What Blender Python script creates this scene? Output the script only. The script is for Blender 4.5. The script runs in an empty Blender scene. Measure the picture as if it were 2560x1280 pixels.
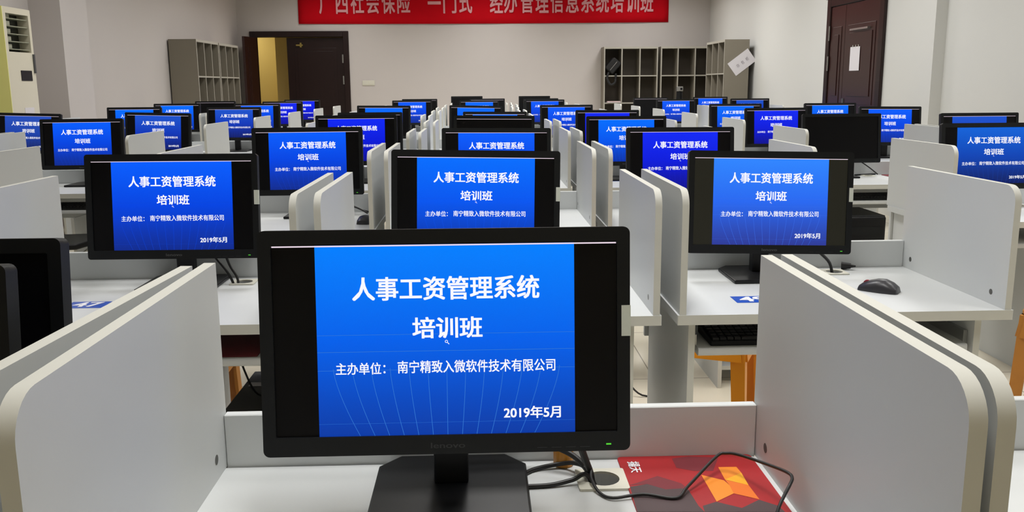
import bpy, bmesh, math, random
from mathutils import Vector, Matrix
C = bpy.context.scene.collection
SC = bpy.context.scene
R_ = math.radians
random.seed(4)

# ------------------------------------------------------------------ camera, world, lights, exposure
cam_data = bpy.data.cameras.new('camera')
cam_data.sensor_width = 36.0
cam_data.lens = 2245.6 / 2560 * 36.0
cam_data.clip_start = 0.02
cam = bpy.data.objects.new('camera', cam_data)
C.objects.link(cam)
_pit, _yaw, _rol = 0.187435, 0.03487, -0.00752
_fw = Vector((math.sin(_yaw)*math.cos(_pit), math.cos(_yaw)*math.cos(_pit), -math.sin(_pit)))
_r0 = Vector((math.cos(_yaw), -math.sin(_yaw), 0)); _u0 = _r0.cross(_fw)
_rt = _r0*math.cos(_rol) + _u0*math.sin(_rol)
_up = -_r0*math.sin(_rol) + _u0*math.cos(_rol)
_m = Matrix((_rt, _up, -_fw)).transposed().to_4x4()
_m.translation = Vector((0, 0, 1.354))
cam.matrix_world = _m
SC.camera = cam

SC.view_settings.view_transform = 'Standard'
SC.view_settings.look = 'None'
SC.view_settings.gamma = 1.0
SC.view_settings.use_curve_mapping = False
SC.view_settings.exposure = 0.0

world = bpy.data.worlds.new('world'); SC.world = world
world.use_nodes = True
world.node_tree.nodes['Background'].inputs[0].default_value = (0.5, 0.5, 0.5, 1)
world.node_tree.nodes['Background'].inputs[1].default_value = 0.02

CEIL = 3.35
def ceiling_or_fill_lamp(x, y, w, sx=0.6, sy=1.2, col=(1.0, 0.985, 0.97)):
    d = bpy.data.lights.new('ceiling_or_fill_lamp', 'AREA'); d.shape = 'RECTANGLE'
    d.size = sx; d.size_y = sy; d.energy = w; d.color = col; d.spread = math.radians(110 if y < 5 else 150)
    o = bpy.data.objects.new('ceiling_or_fill_lamp', d); C.objects.link(o)
    o.location = (x, y, CEIL-0.03)
for _x, _k in ((-2.5, 0.75), (0.2, 1.0), (2.9, 0.95)):
    for _y, _w in ((1.25, 22 if _x == 0.2 else 8 if _x < 0 else 23), (3.4, 21 if _x == 0.2 else 17 if _x < 0 else 27), (5.9, 28 if _x < 1 else 33), (8.4, 32), (10.8, 32), (13.2, 35), (15.2, 28)):
        ceiling_or_fill_lamp(_x, _y, _w*_k)
ceiling_or_fill_lamp(0.2, -1.1, 10, col=(1.0, 0.93, 0.78))  # unseen warm fill light added behind the camera for front-facing edges
_d = bpy.data.lights.new('corridor_lamp', 'AREA'); _d.size = 0.5; _d.energy = 15; _d.color = (1.0, 0.86, 0.5)
_o = bpy.data.objects.new('corridor_lamp', _d); C.objects.link(_o); _o.location = (-4.9, 18.3, 2.75)

# ------------------------------------------------------------------ materials
def srgb(r, g, b):
    f = lambda c: (c/255/12.92) if c/255 <= 0.04045 else ((c/255+0.055)/1.055)**2.4
    return (f(r), f(g), f(b), 1)
def mat(name, col, rough=0.5, metal=0.0, noise=0.0, scale=30.0, bump=0.0, spec=0.5, stretch=None):
    m = bpy.data.materials.new(name); m.use_nodes = True
    nt = m.node_tree; b = nt.nodes['Principled BSDF']
    b.inputs['Base Color'].default_value = col
    b.inputs['Roughness'].default_value = rough
    b.inputs['Metallic'].default_value = metal
    b.inputs['Specular IOR Level'].default_value = spec
    if noise or bump:
        tc = nt.nodes.new('ShaderNodeTexCoord'); n = nt.nodes.new('ShaderNodeTexNoise')
        n.inputs['Scale'].default_value = scale; n.inputs['Detail'].default_value = 5
        if stretch:
            mp = nt.nodes.new('ShaderNodeMapping'); mp.inputs['Scale'].default_value = stretch
            nt.links.new(tc.outputs['Object'], mp.inputs[0]); nt.links.new(mp.outputs[0], n.inputs['Vector'])
        else:
            nt.links.new(tc.outputs['Object'], n.inputs['Vector'])
        if noise:
            mx = nt.nodes.new('ShaderNodeMix'); mx.data_type = 'RGBA'
            lo = [c*(1-noise) for c in col[:3]]+[1]; hi = [min(1, c*(1+noise)) for c in col[:3]]+[1]
            mx.inputs[6].default_value = lo; mx.inputs[7].default_value = hi
            nt.links.new(n.outputs['Fac'], mx.inputs[0]); nt.links.new(mx.outputs[2], b.inputs['Base Color'])
        if bump:
            bp = nt.nodes.new('ShaderNodeBump'); bp.inputs['Strength'].default_value = bump; bp.inputs['Distance'].default_value = 0.002
            nt.links.new(n.outputs['Fac'], bp.inputs['Height']); nt.links.new(bp.outputs[0], b.inputs['Normal'])
    return m
def emit(name, col, s=1.0):
    m = bpy.data.materials.new(name); m.use_nodes = True
    b = m.node_tree.nodes['Principled BSDF']
    b.inputs['Base Color'].default_value = (0.004, 0.004, 0.004, 1); b.inputs['Roughness'].default_value = 0.4
    b.inputs['Specular IOR Level'].default_value = 0.08
    b.inputs['Emission Color'].default_value = col; b.inputs['Emission Strength'].default_value = s
    return m
def slide_mat(name, top, mid, bot):
    m = emit(name, top); nt = m.node_tree; b = nt.nodes['Principled BSDF']
    tc = nt.nodes.new('ShaderNodeTexCoord'); sp = nt.nodes.new('ShaderNodeSeparateXYZ')
    mr = nt.nodes.new('ShaderNodeMapRange'); mr.inputs['From Min'].default_value = -0.134; mr.inputs['From Max'].default_value = 0.134
    rp = nt.nodes.new('ShaderNodeValToRGB')
    rp.color_ramp.elements[0].color = bot; rp.color_ramp.elements[1].color = top
    e = rp.color_ramp.elements.new(0.5); e.color = mid
    e2 = rp.color_ramp.elements.new(0.2); e2.color = [a*0.65+c*0.35 for a, c in zip(bot, mid)]
    nt.links.new(tc.outputs['Object'], sp.inputs[0]); nt.links.new(sp.outputs['Z'], mr.inputs['Value'])
    nt.links.new(mr.outputs[0], rp.inputs[0]); nt.links.new(rp.outputs[0], b.inputs['Emission Color'])
    return m

WHITE = mat('laminate_white', srgb(204, 207, 207), 0.42, noise=0.012, scale=3, spec=0.35)
EDGE = mat('edge_banding', srgb(200, 200, 192), 0.5)
BLACKP = mat('black_plastic', srgb(20, 22, 24), 0.45, bump=0.03, scale=700, spec=0.25)
BLACKG = mat('black_gloss_plastic', srgb(15, 16, 19), 0.36, spec=0.3)
SCREEN = mat('screen_panel', srgb(8, 8, 11), 0.35, spec=0.18)
SCREEN_GLARE = mat('screen_panel_glare', srgb(12, 12, 12), 0.35, spec=0.18)
_b = SCREEN_GLARE.node_tree.nodes['Principled BSDF']; _b.inputs['Emission Color'].default_value = srgb(44, 43, 34); _b.inputs['Emission Strength'].default_value = 0.6  # faint olive emission standing in for glare on the right second-row screen
SCREWM = mat('screw_metal', srgb(105, 105, 102), 0.4, metal=0.8)
CREAM = mat('cream_plastic', srgb(214, 212, 198), 0.5)
HOLE = mat('dark_hole', srgb(70, 68, 58), 0.7)
CORD = mat('cord_rubber', srgb(24, 24, 24), 0.5)
LOGO = mat('logo_grey', srgb(88, 90, 92), 0.4, metal=0.3)
LOGOD = mat('logo_dark_grey', srgb(50, 52, 55), 0.4, metal=0.3)
TAPE = mat('tape_paper', srgb(208, 212, 200), 0.6, noise=0.06, scale=90)
LED = emit('led_green', srgb(90, 220, 60), 0.9)
TXT = emit('slide_white', (0.95, 0.95, 1.0, 1), 1.0)
RIB = emit('ribbon_white', (0.86, 0.72, 0.82, 1), 1.0)
LINEA = emit('slide_line', srgb(60, 136, 240), 0.7)
AZ = slide_mat('slide_azure', srgb(0, 128, 255), srgb(0, 96, 235), srgb(8, 58, 165))
SK = slide_mat('slide_sky', srgb(0, 110, 255), srgb(0, 86, 240), srgb(6, 48, 165))
BL = slide_mat('slide_blue', srgb(4, 94, 255), srgb(0, 68, 226), srgb(14, 42, 140))
TE = slide_mat('slide_teal', srgb(14, 98, 216), srgb(8, 68, 182), srgb(12, 26, 90))
RO = slide_mat('slide_royal', srgb(14, 40, 245), srgb(6, 26, 222), srgb(10, 12, 140))
DI = slide_mat('slide_dim', srgb(40, 80, 185), srgb(28, 66, 170), srgb(24, 36, 92))
LT = slide_mat('slide_light', srgb(48, 134, 255), srgb(40, 104, 240), srgb(46, 58, 150))  # lighter blue with the screen glare put into the colour
MID = slide_mat('slide_mid', srgb(28, 84, 205), srgb(14, 56, 186), srgb(14, 26, 96))
WALLM = mat('wall_paint', srgb(200, 194, 191), 0.75, noise=0.012, scale=1.2, bump=0.05)
WALLR = mat('wall_paint_right', srgb(211, 211, 207), 0.7, noise=0.012, scale=1.2, bump=0.05)
WALLN = mat('wall_paint_near', srgb(205, 196, 165), 0.75)  # unseen near wall, toned warm to bounce light onto front edges
CEILM = mat('ceiling_paint', srgb(225, 223, 218), 0.8, noise=0.01)
DOORM = mat('door_wood', srgb(30, 13, 12), 0.35, noise=0.25, scale=6, stretch=(8, 8, 0.6), spec=0.4)
DOORR = mat('door_wood_red', srgb(48, 24, 21), 0.3, noise=0.22, scale=6, stretch=(8, 8, 0.6), spec=0.5)
CABM = mat('cabinet_greige', srgb(130, 123, 109), 0.55, noise=0.03, scale=4)
CABE = mat('cabinet_edge', srgb(172, 168, 157), 0.5)
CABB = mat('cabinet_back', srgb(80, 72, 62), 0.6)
BANNER = mat('banner_cloth', srgb(196, 10, 26), 0.8, noise=0.08, scale=3, bump=0.1, spec=0.08)
BTXT = mat('banner_letter', srgb(224, 160, 165), 0.7)
BRASS = mat('brass', srgb(160, 140, 76), 0.4, metal=0.6)
CHROME = mat('chrome', srgb(190, 190, 188), 0.25, metal=0.9)
PAPER = mat('paper', srgb(222, 218, 222), 0.8, noise=0.02)
INK = mat('ink_grey', srgb(150, 142, 150), 0.8)
YEL = mat('stool_plastic', srgb(236, 150, 22), 0.4, spec=0.4)
YELB = mat('stool_plastic_brown', srgb(170, 112, 38), 0.45, noise=0.15, scale=12)
BLUE = mat('sticker_blue', srgb(24, 76, 178), 0.4)
STXT = mat('sticker_white', srgb(240, 240, 245), 0.5)
ACW = mat('aircon_plastic', srgb(222, 216, 196), 0.45)
ACY = mat('aircon_pale_yellow', srgb(246, 243, 150), 0.5)  # pale yellow for the near side panel, the body stays cream
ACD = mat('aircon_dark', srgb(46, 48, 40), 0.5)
ACG = mat('aircon_louver', srgb(160, 162, 142), 0.45)
YCOR = mat('corridor_paint', srgb(222, 205, 150), 0.8)
PADR = mat('pad_red', srgb(156, 22, 28), 0.6, noise=0.22, scale=14, bump=0.1)
PADD = mat('pad_dark', srgb(72, 56, 58), 0.65, noise=0.15, scale=14)
PADM = mat('pad_maroon', srgb(112, 32, 42), 0.6, noise=0.2, scale=14)
PADO = mat('pad_orange', srgb(222, 110, 26), 0.6)
PADA = mat('pad_amber', srgb(232, 136, 34), 0.6)
PADY = mat('pad_yellow', srgb(236, 168, 30), 0.6)
MOUSEM = mat('mouse_grey', srgb(46, 46, 50), 0.35, spec=0.5)
REDW = mat('wheel_red', srgb(150, 26, 50), 0.4)
AMBER = mat('amber_plastic', srgb(196, 132, 36), 0.4)
PCM = mat('pc_case', srgb(34, 35, 36), 0.5, bump=0.05, scale=400)
BAGM = mat('bag_nylon', srgb(16, 16, 17), 0.7, bump=0.3, scale=300)
MAGZ = mat('magazine', srgb(205, 180, 180), 0.5, noise=0.3, scale=25)

def floor_mat():
    m = mat('floor_tile', srgb(205, 196, 176), 0.14, spec=0.5); nt = m.node_tree; b = nt.nodes['Principled BSDF']
    tc = nt.nodes.new('ShaderNodeTexCoord'); br = nt.nodes.new('ShaderNodeTexBrick')
    br.offset = 0; br.inputs['Scale'].default_value = 1.0
    br.inputs['Brick Width'].default_value = 0.8; br.inputs['Row Height'].default_value = 0.8
    br.inputs['Mortar Size'].default_value = 0.003
    br.inputs['Color1'].default_value = srgb(224, 216, 196); br.inputs['Color2'].default_value = srgb(228, 220, 201)
    br.inputs['Mortar'].default_value = srgb(150, 142, 126)
    nt.links.new(tc.outputs['Object'], br.inputs['Vector']); nt.links.new(br.outputs['Color'], b.inputs['Base Color'])
    return m
FLOORM = floor_mat()

# ------------------------------------------------------------------ mesh helpers
class MB:
    def __init__(s): s.v = []; s.f = []; s.mi = []
    def add(s, vs, fs, mi=0):
        o = len(s.v); s.v += [tuple(v) for v in vs]
        s.f += [tuple(i+o for i in f) for f in fs]; s.mi += [mi]*len(fs)
    def box(s, x0, x1, y0, y1, z0, z1, mi=0, front=None):
        vs = [(x0,y0,z0),(x1,y0,z0),(x1,y1,z0),(x0,y1,z0),(x0,y0,z1),(x1,y0,z1),(x1,y1,z1),(x0,y1,z1)]
        fs = [(3,2,1,0),(4,5,6,7),(0,1,5,4),(1,2,6,5),(2,3,7,6),(3,0,4,7)]
        s.add(vs, fs, mi)
        if front is not None: s.mi[-4] = front
        return s
    def prism(s, poly, a, b, fn, mi=0, side=None):
        """poly of (u,v); extruded w from a to b; fn(u,v,w)->xyz"""
        n = len(poly); vs = [fn(u, v, a) for u, v in poly] + [fn(u, v, b) for u, v in poly]
        s.add(vs, [tuple(range(n))[::-1], tuple(range(n, 2*n))], mi)
        o = len(s.v)-2*n
        for i in range(n):
            j = (i+1) % n
            s.f.append((o+i, o+j, o+n+j, o+n+i)); s.mi.append(mi if side is None else side)
        return s
    def cyl(s, c, r, h, axis='z', n=20, r2=None, mi=0):
        r2 = r if r2 is None else r2
        vs = []
        for rr, w in ((r, 0), (r2, h)):
            for i in range(n):
                a = 2*math.pi*i/n; u, v = rr*math.cos(a), rr*math.sin(a)
                vs.append({'z': (c[0]+u, c[1]+v, c[2]+w), 'y': (c[0]+u, c[1]+w, c[2]+v), 'x': (c[0]+w, c[1]+u, c[2]+v)}[axis])
        s.add(vs, [tuple(range(n))[::-1], tuple(range(n, 2*n))] + [(i, (i+1) % n, n+(i+1) % n, n+i) for i in range(n)], mi)
        return s
    def quad(s, pts, mi=0):
        s.add(pts, [tuple(range(len(pts)))], mi); return s
    def holed(s, outer, inner, a, b, fn, mi=0):
        """plate with a hole: outer/inner loops of (u,v)"""
        bm = bmesh.new()
        for loop in (outer, inner):
            vv = [bm.verts.new((u, v, 0)) for u, v in loop]
            for i in range(len(vv)): bm.edges.new((vv[i], vv[(i+1) % len(vv)]))
        bmesh.ops.triangle_fill(bm, use_beauty=True, edges=bm.edges[:])
        bm.verts.index_update()
        pts = [(v.co.x, v.co.y) for v in bm.verts]
        fs = [tuple(v.index for v in f.verts) for f in bm.faces]
        bm.free()
        s.add([fn(u, v, a) for u, v in pts], fs, mi)
        s.add([fn(u, v, b) for u, v in pts], [f[::-1] for f in fs], mi)
        for loop in (outer, inner):
            n = len(loop)
            s.add([fn(u, v, a) for u, v in loop]+[fn(u, v, b) for u, v in loop],
                  [(i, (i+1) % n, n+(i+1) % n, n+i) for i in range(n)], mi)
        return s
    def tube(s, pts, r, n=8, mi=0, smooth=True):
        P = [Vector(p) for p in pts]
        if smooth and len(P) > 2:                       # Catmull-Rom resampling
            Q = []
            for i in range(len(P)-1):
                p0 = P[max(i-1, 0)]; p1 = P[i]; p2 = P[i+1]; p3 = P[min(i+2, len(P)-1)]
                for k in range(6):
                    t = k/6
                    Q.append(0.5*((2*p1)+(p2-p0)*t+(2*p0-5*p1+4*p2-p3)*t*t+(3*p1-p0-3*p2+p3)*t**3))
            P = Q+[P[-1]]
        up = Vector((0.13, 0.21, 0.97)); vs = []
        for i, p in enumerate(P):
            t = (P[min(i+1, len(P)-1)]-P[max(i-1, 0)]).normalized()
            a = t.cross(up)
            if a.length < 1e-3: a = t.cross(Vector((1, 0, 0)))
            a.normalize(); b = t.cross(a)
            for k in range(n):
                an = 2*math.pi*k/n
                vs.append(p+a*r*math.cos(an)+b*r*math.sin(an))
        fs = [(i*n+k, i*n+(k+1) % n, (i+1)*n+(k+1) % n, (i+1)*n+k) for i in range(len(P)-1) for k in range(n)]
        m = (len(P)-1)*n
        fs += [tuple(range(n))[::-1], tuple(range(m, m+n))]
        s.add(vs, fs, mi); return s
    def mesh(s, name, mats, smooth=False):
        me = bpy.data.meshes.new(name); me.from_pydata(s.v, [], s.f)
        for m in mats: me.materials.append(m)
        for p, i in zip(me.polygons, s.mi): p.material_index = i
        bm = bmesh.new(); bm.from_mesh(me); bmesh.ops.recalc_face_normals(bm, faces=bm.faces[:]); bm.to_mesh(me); bm.free()
        if smooth:
            me.polygons.foreach_set('use_smooth', [True]*len(me.polygons))
            try: me.set_sharp_from_angle(angle=R_(35))
            except Exception: pass
        me.update(); return me
    def build(s, name, mats, parent=None, loc=(0, 0, 0), rot=(0, 0, 0), smooth=False):
        if not isinstance(mats, (list, tuple)): mats = [mats]
        return link(name, s.mesh(name, mats, smooth), parent, loc, rot)
def link(name, me, parent=None, loc=(0, 0, 0), rot=(0, 0, 0)):
    o = bpy.data.objects.new(name, me); C.objects.link(o)
    o.parent = parent; o.location = loc; o.rotation_euler = rot
    return o
def bevel(o, w=0.002, seg=2):
    m = o.modifiers.new('bevel', 'BEVEL'); m.width = w; m.segments = seg; m.limit_method = 'ANGLE'; m.angle_limit = R_(40)
    return o
def tag(o, label, cat, group=None):
    o['label'] = label; o['category'] = cat
    if group: o['group'] = group
    return o
def root(name, label, cat, loc=(0, 0, 0), rz=0, group=None):
    o = bpy.data.objects.new(name, None); C.objects.link(o); o.empty_display_size = 0.1
    o.location = loc; o.rotation_euler = (0, 0, rz)
    return tag(o, label, cat, group) if label else o
def struct(o): o['kind'] = 'structure'; return o
def copy_tree(o, parent=None):
    c = o.copy(); C.objects.link(c)
    if parent: c.parent = parent
    for ch in list(o.children): copy_tree(ch, c)
    return c
XZ = lambda u, v, w: (u, w, v)
YZ = lambda u, v, w: (w, u, v)
XY = lambda u, v, w: (u, v, w)
def rrect(x0, x1, y0, y1, r, n=5):
    out = []
    for cx, cy, a in ((x1-r, y0+r, -90), (x1-r, y1-r, 0), (x0+r, y1-r, 90), (x0+r, y0+r, 180)):
        for k in range(n+1):
            t = R_(a+90*k/n); out.append((cx+r*math.cos(t), cy+r*math.sin(t)))
    return out
def circ(cx, cy, r, n=24): return [(cx+r*math.cos(2*math.pi*i/n), cy+r*math.sin(2*math.pi*i/n)) for i in range(n)]
def glyphs(text, res=3):
    cu = bpy.data.curves.new('lettering', 'FONT'); cu.body = text; cu.size = 1; cu.resolution_u = res
    cu.fill_mode = 'FRONT'
    o = bpy.data.objects.new('lettering', cu); C.objects.link(o)
    bpy.context.view_layer.update()
    me = bpy.data.meshes.new_from_object(o.evaluated_get(bpy.context.evaluated_depsgraph_get()))
    vs = [(v.co.x, v.co.y) for v in me.vertices]; fs = [tuple(p.vertices) for p in me.polygons]
    bpy.data.objects.remove(o); bpy.data.curves.remove(cu); bpy.data.meshes.remove(me)
    return vs, fs
def letter(mb, text, box, fn, off=0.0, mi=0, w=0.0, res=3, eps=0.0):
    """fit the text's own bounding box into box=(u0,u1,v0,v1); off (in ems) thickens the strokes by overlaid shifted copies"""
    vs, fs = glyphs(text, res); u0, u1, v0, v1 = box
    x0 = min(v[0] for v in vs)-off; x1 = max(v[0] for v in vs)+off; y0 = min(v[1] for v in vs)-off*0.7; y1 = max(v[1] for v in vs)+off*0.7
    for k, (dx, dy) in enumerate(((0, 0),) if not off else ((-off, -off*.7), (off, -off*.7), (-off, off*.7), (off, off*.7), (0, 0))):
        mb.add([fn(u0+(a+dx-x0)/(x1-x0)*(u1-u0), v0+(b+dy-y0)/(y1-y0)*(v1-v0), w+k*eps) for a, b in vs], fs, mi)

# ------------------------------------------------------------------ room
XL, XR, XR2, YF, YB = -4.3, 4.22, 4.33, 16.7, -2.2
struct(MB().box(XL-2.2, XR2+0.3, YB-0.2, 19.6, -0.1, 0).build('floor', FLOORM))
struct(MB().box(XL-2.2, XR2+0.3, YB-0.2, 19.6, CEIL, CEIL+0.1).build('ceiling', CEILM))
w = MB().box(XL-0.15, XL, YB, YF+0.15, 0, CEIL)
w.box(XL, -4.0, 9.05, 9.65, 0, CEIL)
struct(w.build('wall_left', WALLM))
w = MB().box(XR, XR2+0.15, 8.4, YF+0.15, 0, CEIL).box(XR2, XR2+0.15, YB, 8.4, 0, CEIL)
struct(w.build('wall_right', WALLR))
DX0, DX1, DH = -3.99, -2.43, 2.24                       # opening of the far door
w = MB().box(XL, DX0, YF, YF+0.15, 0, CEIL).box(DX1, XR, YF, YF+0.15, 0, CEIL).box(DX0, DX1, YF, YF+0.15, DH, CEIL)
struct(w.build('wall_far', WALLM))
struct(MB().box(XL-0.15, XR2+0.15, YB-0.15, YB, 0, CEIL).build('wall_near', WALLN))
w = MB().box(-6.4, -1.5, 19.0, 19.1, 0, CEIL).box(-6.5, -6.4, YF+0.15, 19.1, 0, CEIL).box(-1.5, -1.4, YF+0.15, 19.1, 0, CEIL)
w.box(-6.4, XL, YF, YF+0.15, 0, CEIL)
w.box(-3.93, -2.6, 18.0, 19.0, 0, CEIL)
struct(w.build('wall_corridor', YCOR))

# far double door, one leaf standing open
d1 = struct(root('door_1', None, None, (0, YF, 0)))
d1['label'] = 'dark wood double door in the far wall, its narrow leaf open'
fr = MB()
for x0, x1 in ((DX0-0.1, DX0), (DX1, DX1+0.1)): fr.box(x0, x1, -0.03, 0.16, 0, DH+0.1)
fr.box(DX0, DX1, -0.03, 0.16, DH, DH+0.1)
bevel(fr.build('door_frame', DOORM, d1), 0.006)
def leaf_mesh(wd, h, t=0.045):
    b = MB().box(0, wd, 0, t, 0.01, h)
    for z0, z1 in ((0.15, 0.85), (1.0, h-0.18)):
        for s in (-0.008, t):
            b.box(0.13, wd-0.13, s, s+0.008, z0, z1)
            b.box(0.19, wd-0.19, s-0.006 if s < 0 else s, s+0.008 if s < 0 else s+0.014, z0+0.06, z1-0.06)
    return b
lw = 1.02
lf = leaf_mesh(lw, DH-0.01).build('door_leaf', DOORM, d1, (DX1-lw, 0.05, 0)); bevel(lf, 0.004)
MB().box(0.17, 0.29, -0.03, 0, 2.085, 2.11).box(0.24, 0.27, -0.035, -0.01, 2.06, 2.14).build('bolt', BRASS, lf)
MB().box(0.32, 0.37, -0.03, 0.0, 0.98, 1.1).build('lock', LOGO, lf)
for z in (1.78, 1.4): MB().box(lw-0.035, lw-0.012, -0.012, 0.004, z, z+0.15).build('hinge', CHROME, lf)
l2 = leaf_mesh(0.53, DH-0.01).build('door_leaf', DOORR, d1, (DX0-0.01, -0.03, 0), (0, 0, R_(-100))); bevel(l2, 0.004)

# double door in the right wall
d2 = struct(root('door_2', None, None, (XR, 10.2, 0))); d2.scale = (1, 0.91, 1)
d2['label'] = 'dark red wood double door in the right wall'
fr = MB()
for y0, y1 in ((-0.86, -0.74), (0.74, 0.86)): fr.box(-0.035, 0.0, y0, y1, 0, 2.36)
fr.box(-0.035, 0, -0.74, 0.74, 2.24, 2.36).box(-0.05, 0, -0.88, 0.88, 2.33, 2.38)
bevel(fr.build('door_frame', DOORM, d2), 0.008)
def rleaf(y0, y1):
    b = MB().box(-0.02, -0.001, y0+0.004, y1-0.004, 0.01, 2.235)
    for z0, z1 in ((0.18, 0.95), (1.12, 2.0)):
        b.box(-0.026, -0.02, y0+0.1, y1-0.1, z0, z1); b.box(-0.034, -0.026, y0+0.17, y1-0.17, z0+0.09, z1-0.09)
    return b
lf = rleaf(0.26, 0.74).build('door_leaf', DOORR, d2); bevel(lf, 0.004)
for z in (1.5, 1.85): MB().cyl((-0.036, 0.735, z), 0.011, 0.17).build('hinge', CHROME, lf)
lf = rleaf(-0.74, 0.26).build('door_leaf', DOORR, d2); bevel(lf, 0.004)
MB().box(-0.06, -0.02, -0.5, 0.02, 1.93, 1.95).build('silver_bar', CHROME, lf)  # thin silver bar across the wide leaf
MB().box(-0.035, -0.02, 0.16, 0.22, 0.96, 1.18).tube([(-0.03, 0.19, 1.1), (-0.07, 0.19, 1.1), (-0.075, 0.1, 1.1)], 0.009).build('door_handle', LOGO, lf)
pg = MB().box(-0.0405, -0.0395, -0.13, 0.13, 0, 0.26)
pg = pg.build('door_notice', PAPER, None, (XR, 10.08, 1.49)); tag(pg, 'white paper sheet taped to the dark red door in the right wall', 'notice')
for k in range(3): MB().box(-0.0415, -0.0405, -0.09+k*0.075, -0.078+k*0.075, 0.245, 0.28).build('tape_strip', TAPE, pg)

# switch plate on the far wall
sw = tag(MB().box(-0.11, 0.11, -0.012, 0, -0.045, 0.045).build('switch_plate', CREAM, None, (-2.0, YF, 1.42)),
         'small cream switch plate on the far wall right of the dark door', 'switch plate'); bevel(sw, 0.004)
MB().box(-0.095, -0.003, -0.016, -0.012, -0.03, 0.03).build('rocker', CREAM, sw); MB().box(0.003, 0.095, -0.016, -0.012, -0.03, 0.03).build('rocker', CREAM, sw)

# red banner
bn = root('banner', 'red cloth banner with pale characters hung on the far wall', 'banner', (0, YF, 0))
b = MB(); NX = 60; x0, x1, z0, z1 = -3.2, 3.45, 2.465, 3.25
vs = []; fs = []
for i in range(NX+1):
    x = x0+(x1-x0)*i/NX
    for j in range(7):
        z = z0+(z1-z0)*j/6
        y = -0.02-0.006*math.sin(x*2.1+z*1.3)-0.004*math.sin(x*7.3)*(1-j/6)
        vs.append((x, y, z-0.01*math.sin((x-x0)/(x1-x0)*math.pi)*(1-j/6)))
for i in range(NX):
    for j in range(6): fs.append((i*7+j, (i+1)*7+j, (i+1)*7+j+1, i*7+j+1))
b.add(vs, fs)
cl = b.build('banner_cloth', BANNER, bn, smooth=True); m = cl.modifiers.new('solid', 'SOLIDIFY'); m.thickness = 0.002
b = MB()
_btxt = '广西社会保险 一门式 经办管理信息系统培训班'
_bx = [808, 847, 885, 923, 961, 999, 1037, 1074, 1112, 1151, 1189, 1227, 1262, 1302, 1340, 1377, 1415, 1453, 1490, 1527, 1565, 1601]
for ch, px in zip(_btxt, _bx):
    if ch == ' ': continue
    xa = (px-1197)*16.3/2245; h = 0.40
    bx = (xa, xa+0.235, 2.635, 2.635+h)
    if ch == '一': bx = (xa, xa+0.235, 2.79, 2.845)
    b = MB(); letter(b, ch, bx, XZ, 0.02, w=-0.034, eps=-0.0006); b.build('banner_character', BTXT, bn)

# ------------------------------------------------------------------ pigeonhole cabinets
def cabinet(label, loc, rz, wd, rows=4, h=2.02, d=0.38, group='open grey pigeonhole cabinets'):
    r = root('pigeonhole_cabinet', label, 'cabinet', loc, rz, group); t = 0.022
    b = MB()
    b.box(0, t, 0, d, 0, h).box(wd-t, wd, 0, d, 0, h).box(t, wd-t, 0, d, h-t*1.6, h).box(t, wd-t, 0, d, 0, 0.06)
    b.build('carcass', CABM, r)
    MB().box(0, t, -0.002, 0, 0, h).box(wd-t, wd, -0.002, 0, 0, h).box(t, wd-t, -0.002, 0, h-t*1.6, h).box(t, wd-t, -0.002, 0, 0, 0.06).build('front_trim', CABE, r)
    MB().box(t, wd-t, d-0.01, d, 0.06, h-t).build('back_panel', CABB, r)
    for k in range(1, rows):
        z = 0.06+(h-0.1)*k/rows
        MB().box(t, wd-t, 0.0, d-0.01, z, z+0.02, front=1).build('shelf', [CABM, CABE], r)
    for k in (1, 2):
        x = wd*k/3
        MB().box(x-0.01, x+0.01, -0.001, d-0.01, 0.06, h-0.035, front=1).build('divider', [CABM, CABE], r)
    return r
cabinet('grey open pigeonhole cabinet standing nearest along the left wall', (-3.9, 12.9, 0), R_(90), 1.08)
cabinet('grey open pigeonhole cabinet along the left wall, beside the dark door', (-3.9, 14.02, 0), R_(90), 1.08)
cabinet('grey open pigeonhole cabinet on the far wall holding the black bag', (2.235, YF-0.39, 0), 0, 0.97)
cabinet('grey open pigeonhole cabinet on the far wall, in the right corner', (3.255, YF-0.39, 0), 0, 0.93)
cabinet('grey open pigeonhole cabinet along the right wall with a paper on its side', (3.75, 15.0, 0), R_(-90), 1.1)
# paper on the cabinet side
pp = tag(MB().box(-0.19, 0.19, -0.004, -0.002, -0.115, 0.115).build('cabinet_notice', PAPER, None, (4.02, 13.9, 1.68), (0, R_(-37), 0)),
         'tilted white paper notice stuck on the side of the right wall cabinet', 'notice')
b = MB()
for k, ch in enumerate('存包柜'): letter(b, ch, (-0.1+k*0.085, -0.055+k*0.085, -0.035, 0.02), XZ, 0.0, w=-0.0055)
b.build('notice_lettering', INK, pp)
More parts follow.
